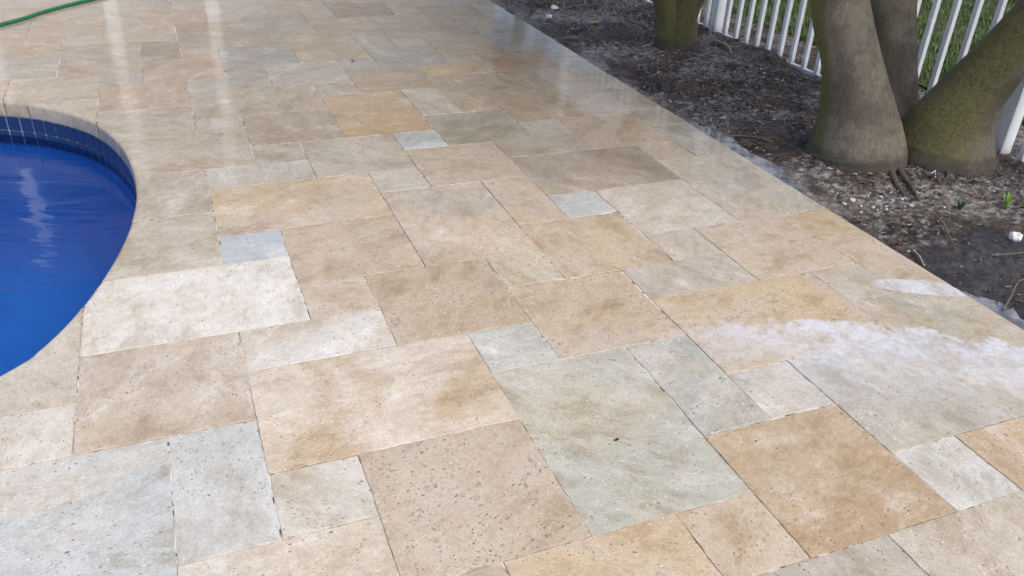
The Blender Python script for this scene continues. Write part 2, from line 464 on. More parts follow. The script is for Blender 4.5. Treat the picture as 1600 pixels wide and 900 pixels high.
MROOT = mat_plain("palm_root", (0.085, 0.068, 0.056), 0.85, 60, 0.45, 0.5)
MSPROUT = mat_leaf("sprout_green", (0.08, 0.20, 0.02), (0.17, 0.33, 0.05))
MLEAFY = mat_plain("yellowed_leaf", (0.38, 0.27, 0.10), 0.6, 50, 0.35)
MDARKLEAF = mat_plain("dark_wet_leaf", (0.045, 0.035, 0.028), 0.45, 50, 0.4)
MBLUE = mat_plain("blue_wrapper", (0.02, 0.03, 0.13), 0.35, 60, 0.3)

# ------------------------------------------------------------------ pool outline
POOL = catmull([(-0.418, 2.703), (-0.251, 2.595), (-0.083, 2.416), (0.026, 2.215), (0.103, 1.957), (0.140, 1.710), (0.151, 1.472),
                (0.141, 1.302), (0.113, 1.102), (0.057, 0.868), (-0.020, 0.640), (-0.102, 0.479), (-0.185, 0.385), (-0.62, 0.02), (-1.4, -0.34),
                (-2.4, -0.42), (-3.3, 0.1), (-3.8, 1.2), (-3.5, 2.3), (-2.6, 2.95), (-1.6, 3.08), (-0.85, 2.90)], 24, closed=True)

def in_poly(x, y, poly):
    c = False
    px, py = poly[:, 0], poly[:, 1]
    qx, qy = np.roll(px, 1), np.roll(py, 1)
    cond = ((py > y) != (qy > y))
    with np.errstate(divide='ignore', invalid='ignore'):
        xi = (qx - px) * (y - py) / (qy - py) + px
    return bool(np.count_nonzero(cond & (x < xi)) % 2)

def offset_poly(poly, d):
    """move a closed outline outwards by d"""
    t = np.roll(poly, -1, 0) - np.roll(poly, 1, 0)
    t /= np.linalg.norm(t, axis=1)[:, None]
    nrm = np.c_[t[:, 1], -t[:, 0]]
    a = 0.5 * np.sum(poly[:, 0] * np.roll(poly[:, 1], -1) - np.roll(poly[:, 0], -1) * poly[:, 1])
    return poly + nrm * d * (1 if a > 0 else -1)

# ------------------------------------------------------------------ patio bed and paving tiles
X0, X1, Y0, Y1 = -6.0, 13 * W + 0.0, -3.2, 6.9
def sheet_with_hole(name, outer, hole, z):
    bm = bmesh.new()
    es = []
    for loop in (outer, hole):
        vs = [bm.verts.new((p[0], p[1], z)) for p in loop]
        es += [bm.edges.new((vs[i], vs[(i + 1) % len(vs)])) for i in range(len(vs))]
    bmesh.ops.triangle_fill(bm, edges=es, use_beauty=True, use_dissolve=False)
    bmesh.ops.recalc_face_normals(bm, faces=bm.faces[:])
    if sum(f.normal.z for f in bm.faces) < 0:
        bmesh.ops.reverse_faces(bm, faces=bm.faces[:])
    me = bpy.data.meshes.new(name); bm.to_mesh(me); bm.free()
    return me

patio = link("patio", sheet_with_hole("patio", [(X0, Y0), (X1 - 0.004, Y0), (X1 - 0.004, Y1), (X0, Y1)], offset_poly(POOL, 0.020), -0.0032), MG)
tag(patio, kind="structure")

CELL = [(2, 5, 3, 2), (4, 1, 2, 2), (3, 2, 1, 1), (3, 3, 2, 2), (2, 1, 2, 1), (2, 4, 1, 1), (5, 3, 2, 3), (1, 4, 1, 2), (1, 2, 2, 2), (0, 2, 1, 1), (0, 0, 2, 2), (5, 0, 1, 1)]
TILES = {}
for a in range(-3, 4):
    for b in range(-3, 7):
        for (u, v, w, h) in CELL:
            TILES[(u + 6 * a, v + 6 * b)] = (w, h)
# pieces laid differently round the pool
for k in [(1, 2), (0, 2), (-1, 3), (1, 4), (1, 8), (0, 8), (-1, 9), (1, 10), (-4, 11), (-1, 12)]:
    TILES.pop(k, None)
TILES.update({(0, 2): (3, 2), (0, 4): (2, 2), (0, 8): (3, 2), (0, 10): (2, 2), (-4, 11): (4, 2), (-2, 1): (2, 3)})

# colour of each stone as laid (main, second tone, pits)
TC = {
 (0, 0): ((206, 188, 172), (196, 176, 154), .35), (0, 2): ((232, 226, 224), (226, 214, 208), .1), (2, 1): ((222, 214, 212), (212, 198, 186), .2),
 (2, -1): ((200, 176, 142), (222, 206, 190), .4), (2, -2): ((216, 206, 198), (208, 194, 180), .5), (1, -2): ((214, 211, 212), (200, 200, 201), .62),
 (-1, -3): ((200, 205, 205), (214, 210, 202), .52), (-1, 0): ((222, 211, 204), (212, 198, 188), .5), (-2, 1): ((206, 186, 176), (210, 196, 188), .2),
 (1, -4): ((214, 198, 182), (222, 212, 202), .4), (3, -3): ((198, 178, 160), (206, 186, 172), .8), (4, -5): ((214, 196, 172), (210, 188, 158), .6),
 (6, -4): ((212, 192, 174), (206, 186, 162), .6), (7, -4): ((186, 160, 128), (196, 174, 146), .4), (5, -3): ((190, 190, 178), (200, 194, 176), .5),
 (7, -2): ((180, 182, 176), (188, 182, 168), .5), (5, 0): ((206, 206, 197), (196, 196, 186), .3), (8, -2): ((200, 194, 186), (206, 192, 180), .4),
 (9, -3): ((188, 184, 174), (194, 186, 170), .5), (9, -4): ((216, 212, 210), (208, 204, 200), .35), (10, -5): ((200, 172, 140), (194, 168, 138), .4),
 (8, -5): ((206, 194, 178), (200, 190, 176), .4), (8, -7): ((206, 194, 178), (206, 190, 168), .4), (8, -1): ((206, 184, 152), (204, 186, 166), .9),
 (6, 0): ((202, 182, 158), (196, 176, 150), 1.), (4, 1): ((196, 178, 154), (190, 170, 144), .8), (3, 2): ((214, 198, 182), (206, 188, 170), .7),
 (3, 3): ((202, 180, 158), (194, 172, 156), .4), (2, 4): ((184, 194, 203), (190, 198, 204), .1), (2, 5): ((202, 186, 168), (204, 182, 152), .2),
 (0, 4): ((190, 180, 160), (198, 188, 174), .2), (0, 6): ((192, 181, 173), (184, 170, 158), .3), (0, 8): ((200, 190, 180), (192, 178, 166), .3),
 (2, 7): ((192, 184, 176), (196, 190, 190), .2), (3, 8): ((190, 182, 172), (184, 172, 160), .2), (4, 7): ((196, 183, 172), (190, 180, 172), .5),
 (5, 6): ((202, 190, 184), (196, 182, 172), .6), (6, 6): ((198, 180, 165), (196, 176, 154), .9), (5, 3): ((206, 189, 164), (198, 186, 172), .4),
 (6, 2): ((212, 202, 182), (206, 194, 172), .5), (7, 4): ((208, 190, 162), (202, 186, 166), .7), (8, 4): ((190, 194, 194), (198, 200, 200), .5),
 (7, 2): ((210, 190, 162), (206, 188, 166), .7), (8, 5): ((170, 160, 146), (178, 162, 144), .3), (8, 7): ((188, 172, 158), (180, 166, 156), .6),
 (9, 3): ((216, 208, 198), (208, 196, 182), .3), (9, 2): ((200, 185, 172), (194, 182, 172), .3), (10, 1): ((208, 190, 170), (204, 188, 170), .9),
 (11, 3): ((194, 190, 178), (202, 190, 172), .3), (12, 2): ((200, 180, 150), (204, 188, 164), .4), (12, 0): ((208, 190, 168), (200, 184, 164), .8),
 (11, 0): ((196, 190, 180), (200, 190, 174), .7), (11, -3): ((184, 178, 164), (192, 180, 160), .3), (10, 7): ((200, 180, 156), (194, 176, 156), .6),
 (12, 6): ((184, 182, 174), (192, 182, 166), .3), (12, 8): ((190, 184, 170), (182, 176, 166), .3), (6, 8): ((198, 203, 212), (190, 198, 208), .2),
 (7, 8): ((180, 176, 158), (172, 170, 156), .6), (9, 8): ((202, 194, 186), (196, 188, 180), .3), (5, 9): ((204, 176, 140), (198, 172, 138), .3),
 (7, 10): ((206, 193, 185), (200, 188, 180), .3), (8, 10): ((192, 172, 144), (186, 168, 144), .3), (9, 9): ((190, 172, 146), (184, 168, 146), .3),
 (8, 11): ((184, 168, 146), (178, 160, 138), .3), (6, 12): ((172, 152, 126), (180, 162, 138), .3), (8, 13): ((208, 182, 140), (200, 174, 136), .2),
 (10, 13): ((190, 156, 118), (184, 154, 120), .2), (4, 13): ((190, 187, 184), (182, 180, 178), .2), (5, 12): ((190, 186, 174), (186, 180, 166), .2),
 (2, 13): ((176, 174, 168), (170, 168, 160), .2), (3, 14): ((158, 158, 152), (164, 162, 154), .2), (2, 11): ((184, 176, 162), (190, 176, 158), .3),
 (3, 9): ((180, 166, 152), (172, 158, 142), .3), (2, 10): ((190, 184, 176), (186, 180, 172), .2), (5, 15): ((196, 174, 146), (190, 168, 142), .2),
 (7, 16): ((194, 178, 168), (188, 174, 162), .2), (3, 15): ((160, 160, 160), (152, 154, 156), .1), (2, 17): ((172, 152, 136), (162, 146, 132), .2),
 (1, 16): ((146, 132, 116), (152, 138, 120), .1), (-1, 15): ((188, 168, 150), (180, 168, 156), .2), (1, 14): ((186, 172, 156), (184, 150, 124), .2),
 (0, 14): ((178, 174, 168), (172, 168, 162), .2), (0, 12): ((196, 174, 152), (188, 168, 150), .2), (0, 10): ((200, 192, 182), (194, 186, 176), .2),
 (7, 14): ((168, 167, 164), (162, 163, 162), .2), (6, 14): ((178, 178, 182), (172, 174, 178), .1), (8, 17): ((172, 154, 138), (166, 150, 138), .2),
 (7, 20): ((160, 128, 92), (150, 118, 84), .2), (10, 19): ((172, 154, 122), (166, 150, 122), .2), (2, 19): ((172, 152, 116), (166, 148, 116), .1),
 (4, 19): ((164, 160, 150), (168, 158, 140), .1), (-2, 13): ((204, 192, 178), (198, 182, 166), .2), (-4, 11): ((206, 196, 186), (198, 188, 178), .2),
}
PALETTE = [((198, 182, 162), (190, 172, 150)), ((188, 178, 166), (194, 182, 168)), ((182, 178, 170), (174, 170, 164)), ((196, 174, 146), (188, 166, 138)), ((204, 194, 186), (196, 184, 174))]
KA = 0.88                         # photographed colour to stone albedo

def densify(loop, step):
    out = []
    m = len(loop)
    for i in range(m):
        a, b = np.array(loop[i], float), np.array(loop[(i + 1) % m], float)
        k = max(1, int(np.linalg.norm(b - a) / step))
        for j in range(k):
            out.append(a + (b - a) * j / k)
    return out

def clip_to_pool(x0, y0, x1, y1):
    """pieces of a rectangle that lie outside the pool: list of (points, on_pool flags)"""
    rect = [(x0, y0), (x1, y0), (x1, y1), (x0, y1)]
    per = densify(rect, 0.02)
    if (((POOL[:, 0] > x0) & (POOL[:, 0] < x1) & (POOL[:, 1] > y0) & (POOL[:, 1] < y1)).any()):
        per = densify(rect, 0.004)
    ins = [in_poly(p[0], p[1], POOL) for p in per]
    poolin = [x0 < p[0] < x1 and y0 < p[1] < y1 for p in POOL]
    if not any(ins) and not any(poolin):
        return [(per, [False] * len(per))]
    if all(ins):
        return []
    m = len(per)
    if not any(ins):
        return [(per, [False] * len(per))]
    runs = []
    i0 = next(i for i in range(m) if ins[i - 1] and not ins[i])
    i = 0
    while i < m:
        j = (i0 + i) % m
        if not ins[j]:
            r = []
            while i < m and not ins[(i0 + i) % m]:
                r.append(per[(i0 + i) % m]); i += 1
            runs.append(r)
        else:
            i += 1
    out = []
    n = len(POOL)
    for r in runs:
        b, a = r[-1], r[0]
        ib = int(np.argmin(np.linalg.norm(POOL - b, axis=1))); ia = int(np.argmin(np.linalg.norm(POOL - a, axis=1)))
        best = None
        for step in (1, -1):
            k = ib; path = []
            while True:
                path.append(k)
                if k == ia or len(path) > n: break
                k = (k + step) % n
            if best is None or len(path) < len(best): best = path
        seg = [POOL[k] for k in best if x0 - 0.003 <= POOL[k][0] <= x1 + 0.003 and y0 - 0.003 <= POOL[k][1] <= y1 + 0.003]
        # the two ends of the run lie on the pool edge: keep them, thin out what is next to them
        ra, rb = np.array(r[0]), np.array(r[-1])
        r = [r[0]] + [p for p in r[1:-1] if np.linalg.norm(p - ra) > 0.030 and np.linalg.norm(p - rb) > 0.030] + [r[-1]]
        seg = [p for p in seg if np.linalg.norm(p - ra) > 0.006 and np.linalg.norm(p - rb) > 0.006]
        pts = list(r) + seg
        fl = [2] + [0] * (len(r) - 2) + [2] + [1] * len(seg)
        # drop doubled points
        P2, F2 = [], []
        for p, f in zip(pts, fl):
            if f or not P2 or np.linalg.norm(np.array(p) - P2[-1]) > 0.004:
                P2.append(np.array(p)); F2.append(f)
        if len(P2) > 6: out.append((P2, F2))
    return out

def tile_mesh(pts, flags, origin, thick, zt, tilt):
    P = np.array(pts, float)
    area = 0.5 * np.sum(P[:, 0] * np.roll(P[:, 1], -1) - np.roll(P[:, 0], -1) * P[:, 1])
    fl = np.array([int(q) for q in flags])
    if area < 0:
        P = P[::-1]; fl = fl[::-1]
    t = np.roll(P, -1, 0) - np.roll(P, 1, 0)
    L = np.linalg.norm(t, axis=1)[:, None]; t = t / np.maximum(L, 1e-6)
    inn = np.c_[-t[:, 1], t[:, 0]]
    n = len(P)
    if fl.any():                  # along the pool the edge follows the pool's own curve
        pn_ = offset_poly(POOL, 1.0) - POOL
        for i in range(n):
            if not fl[i]: continue
            nv = pn_[int(np.argmin(np.linalg.norm(POOL - P[i], axis=1)))]
            inn[i] = nv
            if fl[i] == 2:        # where a joint meets the pool the rounding runs along the joint
                j = (i + 1) % n if fl[(i + 1) % n] == 0 else i - 1
                dv = P[j] - P[i]; dv /= max(1e-6, np.linalg.norm(dv))
                inn[i] = dv / max(0.55, float(dv @ nv))
        fl = fl > 0
    fl = fl > 0
    jit = np.where(fl, 0.0, np.clip(rng.normal(0, 0.0007, n), -0.0012, 0.0022) + (rng.random(n) < 0.05) * rng.uniform(0.001, 0.003, n))
    rad = np.where(fl, 0.016, rng.uniform(0.0008, 0.0024, n))
    V, F = [], []
    rings = []
    th = [0.0, 0.45, 0.85, 1.2, math.pi / 2]
    def zplane(q, dz):
        return zt + tilt[0] * (q[0] - origin[0]) + tilt[1] * (q[1] - origin[1]) + dz
    for k, a in enumerate([math.pi / 2, 1.05, 0.55, 0.0]):
        ring = []
        for i in range(n):
            ins = jit[i] + rad[i] * (1 - math.cos(a))
            q = P[i] + inn[i] * ins
            dz = -rad[i] * (1 - math.sin(a))
            ring.append(len(V)); V.append((q[0] - origin[0], q[1] - origin[1], zplane(q, dz)))
        rings.append(ring)
    ring = []
    for i in range(n):
        q = P[i] + inn[i] * jit[i]
        ring.append(len(V)); V.append((q[0] - origin[0], q[1] - origin[1], -thick))
    rings.append(ring)
    for r0, r1 in zip(rings[:-1], rings[1:]):
        for i in range(n):
            j = (i + 1) % n
            F.append((r1[i], r1[j], r0[j], r0[i]))
    F.append(tuple(rings[0]))
    return mesh("paving_tile", V, F)

GAP = 0.0012
ntile = 0
for (u, v), (w, h) in sorted(TILES.items()):
    if u + w <= -9 or u >= 13 or v + h <= -9 or v >= 33: continue
    x0, x1 = u * W, min(u + w, 13) * W
    y0, y1 = v * W, (v + h) * W
    e = [GAP + random.uniform(-0.0009, 0.0012) for _ in range(4)]
    for pts, fl in clip_to_pool(x0 + e[0], y0 + e[1], x1 - e[2] if u + w < 13 else x1, y1 - e[3]):
        o0 = (x0, y0)
        me = tile_mesh(pts, fl, o0, 0.068 if any(fl) else 0.03, random.uniform(-0.0012, 0.0012), (random.uniform(-0.003, 0.003), random.uniform(-0.003, 0.003)))
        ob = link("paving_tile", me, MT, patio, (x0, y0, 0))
        if any(fl):
            me.polygons.foreach_set("use_smooth", [True] * (len(me.polygons) - 1) + [False])
        if (u, v) in TC: c1, c2, pt = TC[(u, v)]
        else:
            c1, c2 = random.choice(PALETTE); pt = random.uniform(.1, .6)
        k_ = 0.14 + 0.20 * min(1.0, max(0.0, (v - 5) / 5.0))
        aim = (204, 186, 160) if v < 8 else (196, 174, 144)
        def soft(c):
            c = [q + (t - q) * k_ for q, t in zip(c, aim)]
            m_ = 0.5 * (c[0] + c[2])              # travertine runs from cream to honey, hardly to pink
            return [c[0] - 1, max(c[1], m_ + 2.5) if c[0] > c[2] else c[1], c[2]]
        l1, l2 = lin(soft(c1)), lin(soft(c2))
        ob.color = (*[q * KA for q in l1], 1)
        ob["tint2"] = [q * KA for q in l2]
        ob["pits"] = float(pt)
        ntile += 1
print("tiles", ntile)

# ------------------------------------------------------------------ pool
WZ = -0.168
def ribbon(name, loop, z0, z1, mat, parent=None, flip=False):
    n = len(loop)
    V = [(p[0], p[1], z0) for p in loop] + [(p[0], p[1], z1) for p in loop]
    F = [(i, (i + 1) % n, n + (i + 1) % n, n + i) for i in range(n)]
    return link(name, mesh(name, V, F), mat, parent, smooth=True)
pool = empty("pool", (-1.8, 1.3, 0)); tag(pool, kind="structure")
def pchild(o):
    o.parent = pool; o.matrix_parent_inverse = pool.matrix_world.inverted() if False else Matrix.Translation((1.8, -1.3, 0)); return o
WALL = offset_poly(POOL, 0.010)
pchild(ribbon("bond_beam", offset_poly(POOL, 0.006), -0.060, -0.0765, MCOPE))
pchild(ribbon("grout_backing", WALL, -0.070, -0.215, MGROUTP))
cen = np.array([-1.8, 1.3])
prof = [(1.0, -0.214), (1.0, -0.45), (0.985, -0.70), (0.94, -0.92), (0.86, -1.08), (0.72, -1.18), (0.5, -1.24), (0.2, -1.27)]
Vb, Fb = [], []
nb = len(WALL)
for sc_, z_ in prof:
    Vb += [(*(cen + (p - cen) * sc_), z_) for p in WALL]
for a in range(len(prof) - 1):
    Fb += [(a * nb + i, (a + 1) * nb + i, (a + 1) * nb + (i + 1) % nb, a * nb + (i + 1) % nb) for i in range(nb)]
Fb.append(tuple((len(prof) - 1) * nb + i for i in range(nb)))
pchild(link("basin", mesh("basin", Vb, Fb), MPL, smooth=True))
# glazed waterline tiles, two rows, one object each where they face the camera
fine = catmull(offset_poly(POOL, 0.009), 6, closed=True)
seglen = np.r_[0, np.cumsum(np.linalg.norm(np.diff(np.r_[fine, fine[:1]], axis=0), axis=1))]
TL = seglen[-1] / round(seglen[-1] / 0.066)
def at_len(s):
    s = s % seglen[-1]
    i = int(np.searchsorted(seglen, s) - 1); i = max(0, min(i, len(fine) - 1))
    f = (s - seglen[i]) / max(1e-9, seglen[i + 1] - seglen[i])
    a, b = fine[i], fine[(i + 1) % len(fine)]
    return a + (b - a) * f
def tile_shape(hh):
    bm = bmesh.new(); bmesh.ops.create_cube(bm, size=1)
    for q in bm.verts: q.co = Vector((q.co.x * (TL - 0.0075), q.co.y * 0.010, q.co.z * hh))
    bmesh.ops.bevel(bm, geom=bm.edges[:], offset=0.0015, segments=1, affect='EDGES')
    me = bpy.data.meshes.new("waterline_tile"); bm.to_mesh(me); bm.free(); me.materials.append(MPT); return me
ROW1, ROW2 = tile_shape(0.064), tile_shape(0.060)
ntl = round(seglen[-1] / TL)
for k in range(ntl):
    a, b = at_len(k * TL), at_len((k + 1) * TL)
    m_ = (a + b) / 2
    if m_[0] < -1.9: continue
    d = b - a
    for zc, me in ((-0.1105, ROW1), (-0.1765, ROW2)):
        t = bpy.data.objects.new("waterline_tile", me); COL.objects.link(t)
        t.parent = pool
        t.location = (m_[0] + 1.8, m_[1] - 1.3, zc)
        t.rotation_euler = (0, 0, math.atan2(d[1], d[0]))
bmw = bmesh.new()
bmw.faces.new([bmw.verts.new((p[0], p[1], WZ)) for p in offset_poly(POOL, 0.008)])
bmesh.ops.triangulate(bmw, faces=bmw.faces[:])
mew = bpy.data.meshes.new("pool_water"); bmw.to_mesh(mew); bmw.free()
if mew.polygons[0].normal.z < 0: mew.flip_normals()
tag(link("pool_water", mew, MWATER), kind="structure")

# ------------------------------------------------------------------ planting bed and lawn
def bed_height(x, y):
    t = np.clip((x - X1) / 0.30, 0, 1)
    base = -0.026 + 0.026 * t * t * (3 - 2 * t)
    out = np.clip((x - 4.15) / 0.4, 0, 1)
    rel = (fbm(x * 3.1, y * 3.1, 4) - 0.48) * 0.055 + (fbm(x * 17, y * 17, 4) - 0.48) * 0.030 + (fbm(x * 60, y * 60, 2) - 0.36) * 0.012
    calm = np.clip((x - X1) / 0.12, 0.15, 1) * np.clip(0.35 + (y - 0.0) * 1.4, 0.45, 1)
    berm = np.exp(-((x - 3.81) / 0.09) ** 2) * np.clip(np.clip((y - 2.36) / 0.1, 0, 1) * np.clip((3.02 - y) / 0.1, 0, 1) + np.clip((1.7 - y) / 0.2, 0, 1) * (0.4 + fbm(y * 5, x * 0 + 2, 3)), 0, 1) * 0.026
    h = base + rel * calm - out * 0.05 + berm
    return np.where(x < X1 + 0.02, np.minimum(h, -0.010), h)
xs = np.r_[X1 + 0.0005, np.linspace(X1 + 0.006, 4.25, 170), np.linspace(4.28, 4.7, 12)]
ys = np.r_[np.linspace(Y0, -0.9, 60), np.linspace(-0.89, 2.2, 300), np.linspace(2.21, 5.2, 200), np.linspace(5.24, Y1, 40)]
GX, GY = np.meshgrid(xs, ys)
GZ = bed_height(GX, GY)
nx, ny = len(xs), len(ys)
idx = np.arange(nx * ny).reshape(ny, nx)
F = np.stack([idx[:-1, :-1], idx[:-1, 1:], idx[1:, 1:], idx[1:, :-1]], -1).reshape(-1, 4)
bed = link("planting_bed", fastmesh("planting_bed", np.c_[GX.ravel(), GY.ravel(), GZ.ravel()], F), MS, smooth=True)
tag(bed, kind="structure")
GR = 4.45
tag(link("lawn", sheet_with_hole("lawn", [(-70, -70), (80, -70), (80, 80), (-70, 80)], [(X0, Y0), (GR, Y0), (GR, Y1), (X0, Y1)], -0.035), MLAWN), kind="structure")

# puddled wet sand left along the deck edge
MPUD = NT("puddled_sand"); _p = wpos(MPUD)
MPUD.principled(Base_Color=MPUD.mix(MPUD.ramp(MPUD.noise(_p, 14.0, 5), 0.35, 0.65), (0.085, 0.085, 0.095), (0.27, 0.27, 0.295)), Roughness=0.22, Coat_Weight=0.8, Coat_Roughness=0.04, Normal=MPUD.bump(MPUD.noise(_p, 90.0, 3), 0.25, 0.003)); MPUD = MPUD.m
def puddle(pts, z, label):
    S = catmull(pts, 8, closed=True)
    S = S + np.c_[vnoise(S[:, 0] * 60, S[:, 1] * 60) - 0.5, vnoise(S[:, 0] * 55 + 9, S[:, 1] * 55) - 0.5] * 0.03
    S[:, 0] = np.maximum(S[:, 0], X1 + 0.002)
    bm = bmesh.new()
    vs = [bm.verts.new((p[0], p[1], z)) for p in S]
    f = bm.faces.new(vs)
    if f.normal.z < 0: f.normal_flip()
    ex = bmesh.ops.extrude_face_region(bm, geom=[f])
    for v in ex["geom"]:
        if isinstance(v, bmesh.types.BMVert): v.co.z -= 0.02
    bmesh.ops.recalc_face_normals(bm, faces=bm.faces[:]); bmesh.ops.triangulate(bm, faces=bm.faces[:])
    me = bpy.data.meshes.new("puddle"); bm.to_mesh(me); bm.free()
    return tag(link("puddle", me, MPUD), label, "puddle")
puddle([(2.645, 1.75), (2.72, 1.62), (2.775, 1.45), (2.735, 1.30), (2.76, 1.12), (2.735, 0.92), (2.69, 0.78), (2.645, 0.74)], -0.0185, "long bluish puddle of wet sand along the deck edge before the palm")
puddle([(2.645, -0.06), (2.70, -0.08), (2.735, -0.16), (2.72, -0.28), (2.76, -0.42), (2.70, -0.62), (2.645, -0.70)], -0.0175, "small pale puddle by the deck edge at the right photo border")

# shredded mulch: nobody could count it
def shreds(n, seed):
    r = np.random.default_rng(seed)
    x = X1 + 0.012 + (4.4 - X1) * r.random(n) ** 1.0
    y = -0.9 + 6.2 * r.random(n) ** 1.25
    dens = fbm(x * 2.2 + 40, y * 2.2 + 11, 4)
    calm = np.where((y < 0.3) & (x < 3.2), 0.22, 1.0)
    keep = r.random(n) < np.clip((dens - 0.33) * 4.5, 0.06, 1) * calm * np.clip((x - X1) / 0.10, 0.25, 1)
    x, y = x[keep], y[keep]; n = len(x)
    L = 0.005 + 0.032 * r.random(n) ** 2.8; wd_ = 0.0010 + 0.0036 * r.random(n) ** 1.8
    az = r.random(n) * 2 * np.pi; el = r.normal(0, 0.22, n)
    z = bed_height(x, y) + 0.003 + 0.004 * r.random(n) + np.abs(np.sin(el)) * L * 0.4
    d = np.c_[np.cos(az) * np.cos(el), np.sin(az) * np.cos(el), np.sin(el)]
    roll = r.normal(0, 0.6, n)
    s0 = np.c_[-np.sin(az), np.cos(az), np.zeros(n)]
    up = np.cross(d, s0)
    s = s0 * np.cos(roll)[:, None] + up * np.sin(roll)[:, None]
    nn = np.cross(d, s)
    c = np.c_[x, y, z]
    bow = nn * (L * r.normal(0, 0.12, n))[:, None]
    A = c - d * L[:, None] / 2; B = c + d * L[:, None] / 2
    th_ = nn * (wd_ * 0.35)[:, None]; sw = s * wd_[:, None]
    V = np.stack([A - sw * .4, A + sw * .4, c - sw + bow + th_, c + sw + bow + th_, B - sw * .3, B + sw * .3], 1).reshape(-1, 3)
    base = (np.arange(n) * 6)[:, None]
    F = np.concatenate([base + np.array([[0, 1, 3, 2]]), base + np.array([[2, 3, 5, 4]])])
    return V, F, n
def mat_shred(name, ramp_cols):
    n = NT(name)
    g = n.n("ShaderNodeNewGeometry")
    cr = n.n("ShaderNodeValToRGB", ins={0: g.outputs["Random Per Island"]})
    e = cr.color_ramp.elements
    e[0].position, e[0].color = 0.0, (*ramp_cols[0][1], 1)
    e[1].position, e[1].color = ramp_cols[-1][0], (*ramp_cols[-1][1], 1)
    for pz, cc in ramp_cols[1:-1]:
        q = e.new(pz); q.color = (*cc, 1)
    n.principled(Base_Color=cr.outputs[0], Roughness=0.7)
    return n.m
MSH = mat_shred("mulch_shred", [(0, (0.010, 0.008, 0.008)), (0.40, (0.042, 0.027, 0.020)), (0.66, (0.11, 0.072, 0.050)), (0.84, (0.21, 0.16, 0.12)), (0.95, (0.34, 0.31, 0.28)), (1.0, (0.60, 0.58, 0.56))])
V, F, n = shreds(75000, 5)
tag(link("mulch", fastmesh("mulch", V, F), MSH), "shredded dark bark mulch strewn over the planting bed", "mulch", kind="stuff")

# grass blades behind the fence
def blades(n, seed):
    r = np.random.default_rng(seed)
    x = 4.22 + 3.6 * r.random(n) ** 1.5
    y = -0.3 + 7.4 * r.random(n)
    edge = 4.36 + 0.22 * (fbm(y * 2.5, y * 0 + 3, 3) - 0.45) * 2
    keep = (x > edge) | (r.random(n) < 0.05)
    clump = fbm(x * 4, y * 4, 3)
    keep &= r.random(n) < np.clip((clump - 0.2) * 3, 0.15, 1)
    x, y = x[keep], y[keep]; n = len(x)
    h = 0.018 + 0.036 * r.random(n); w_ = 0.0018 + 0.0022 * r.random(n)
    az = r.random(n) * 2 * np.pi; lean = 0.25 + 0.7 * r.random(n)
    s = np.c_[np.cos(az), np.sin(az), np.zeros(n)]; f = np.c_[-np.sin(az), np.cos(az), np.zeros(n)]
    b = np.c_[x, y, np.full(n, -0.036)]
    m1 = b + f * (h * lean * 0.35)[:, None] + np.c_[np.zeros(n), np.zeros(n), h * 0.62]
    t1 = b + f * (h * lean)[:, None] + np.c_[np.zeros(n), np.zeros(n), h]
    V = np.stack([b - s * w_[:, None], b + s * w_[:, None], m1 + s * w_[:, None] * .8, m1 - s * w_[:, None] * .8, t1], 1).reshape(-1, 3)
    k = (np.arange(n) * 5)[:, None]
    F3 = np.concatenate([k + np.array([[0, 1, 2]]), k + np.array([[0, 2, 3]]), k + np.array([[3, 2, 4]])])
    return V, F3
V, F = blades(90000, 9)
MGB = mat_shred("grass_blades", [(0, (0.030, 0.075, 0.012)), (0.5, (0.055, 0.125, 0.018)), (0.88, (0.10, 0.18, 0.03)), (1.0, (0.26, 0.25, 0.10))])
tag(link("grass", fastmesh("grass", V, F), MGB), "short green lawn grass growing beyond the white fence", "grass", kind="stuff")

# ------------------------------------------------------------------ fence
FX = 3.84
fence = empty("picket_fence", (FX, 0.86, 0)); tag(fence, "white metal picket fence running along the far side of the planting bed", "fence")
def fpart(o): o.parent = fence; o.location = Vector(o.location) - Vector((FX, 0.86, 0)); return o
PW = 0.066
posts = [0.86 + 2.34 * k for k in range(-1, 3)]
post_me = None
for py in posts:
    if post_me is None:
        o = box("post", (-PW / 2, -PW / 2, -0.1), (PW / 2, PW / 2, 1.27), MWM, None, 0.003); post_me = o.data
        cap_me = None
    else:
        o = link("post", post_me)
    o.location = (FX, py, 0); fpart(o)
    bmc = bmesh.new()
    bmesh.ops.create_cone(bmc, cap_ends=True, segments=4, radius1=PW * 0.78, radius2=0.008, depth=0.035)
    bmesh.ops.rotate(bmc, verts=bmc.verts[:], matrix=Matrix.Rotation(R(45), 3, 'Z'))
    mc = bpy.data.meshes.new("post_cap"); bmc.to_mesh(mc); bmc.free()
    q = link("post_cap", mc, MWM); q.parent = o; q.location = (0, 0, 1.288)
pk = box("picket", (-0.0125, -0.0125, -0.03), (0.0125, 0.0125, 1.16), MWM, None, 0.0015)
pk_me = pk.data; bpy.data.objects.remove(pk)
for a, b in zip(posts[:-1], posts[1:]):
    k = 19
    sp = (b - a) / (k + 1)
    for i in range(k):
        o = link("picket", pk_me); o.location = (FX + random.uniform(-0.002, 0.002), a + sp * (i + 1), random.uniform(-0.004, 0.004)); fpart(o)
    for z0, z1 in ((-0.016, 0.014), (1.02, 1.05), (1.165, 1.195)):
        o = box("rail", (-0.0165, a + PW / 2 - 0.002, z0), (0.0165, b - PW / 2 + 0.002, z1), MWM, None, 0.002)
        o.location = (FX, 0, 0); fpart(o)

# ------------------------------------------------------------------ palms
def moss_attr(me, fn):
    at = me.attributes.new("moss", 'FLOAT', 'POINT')
    at.data.foreach_set("value", [fn(v.co) for v in me.vertices])

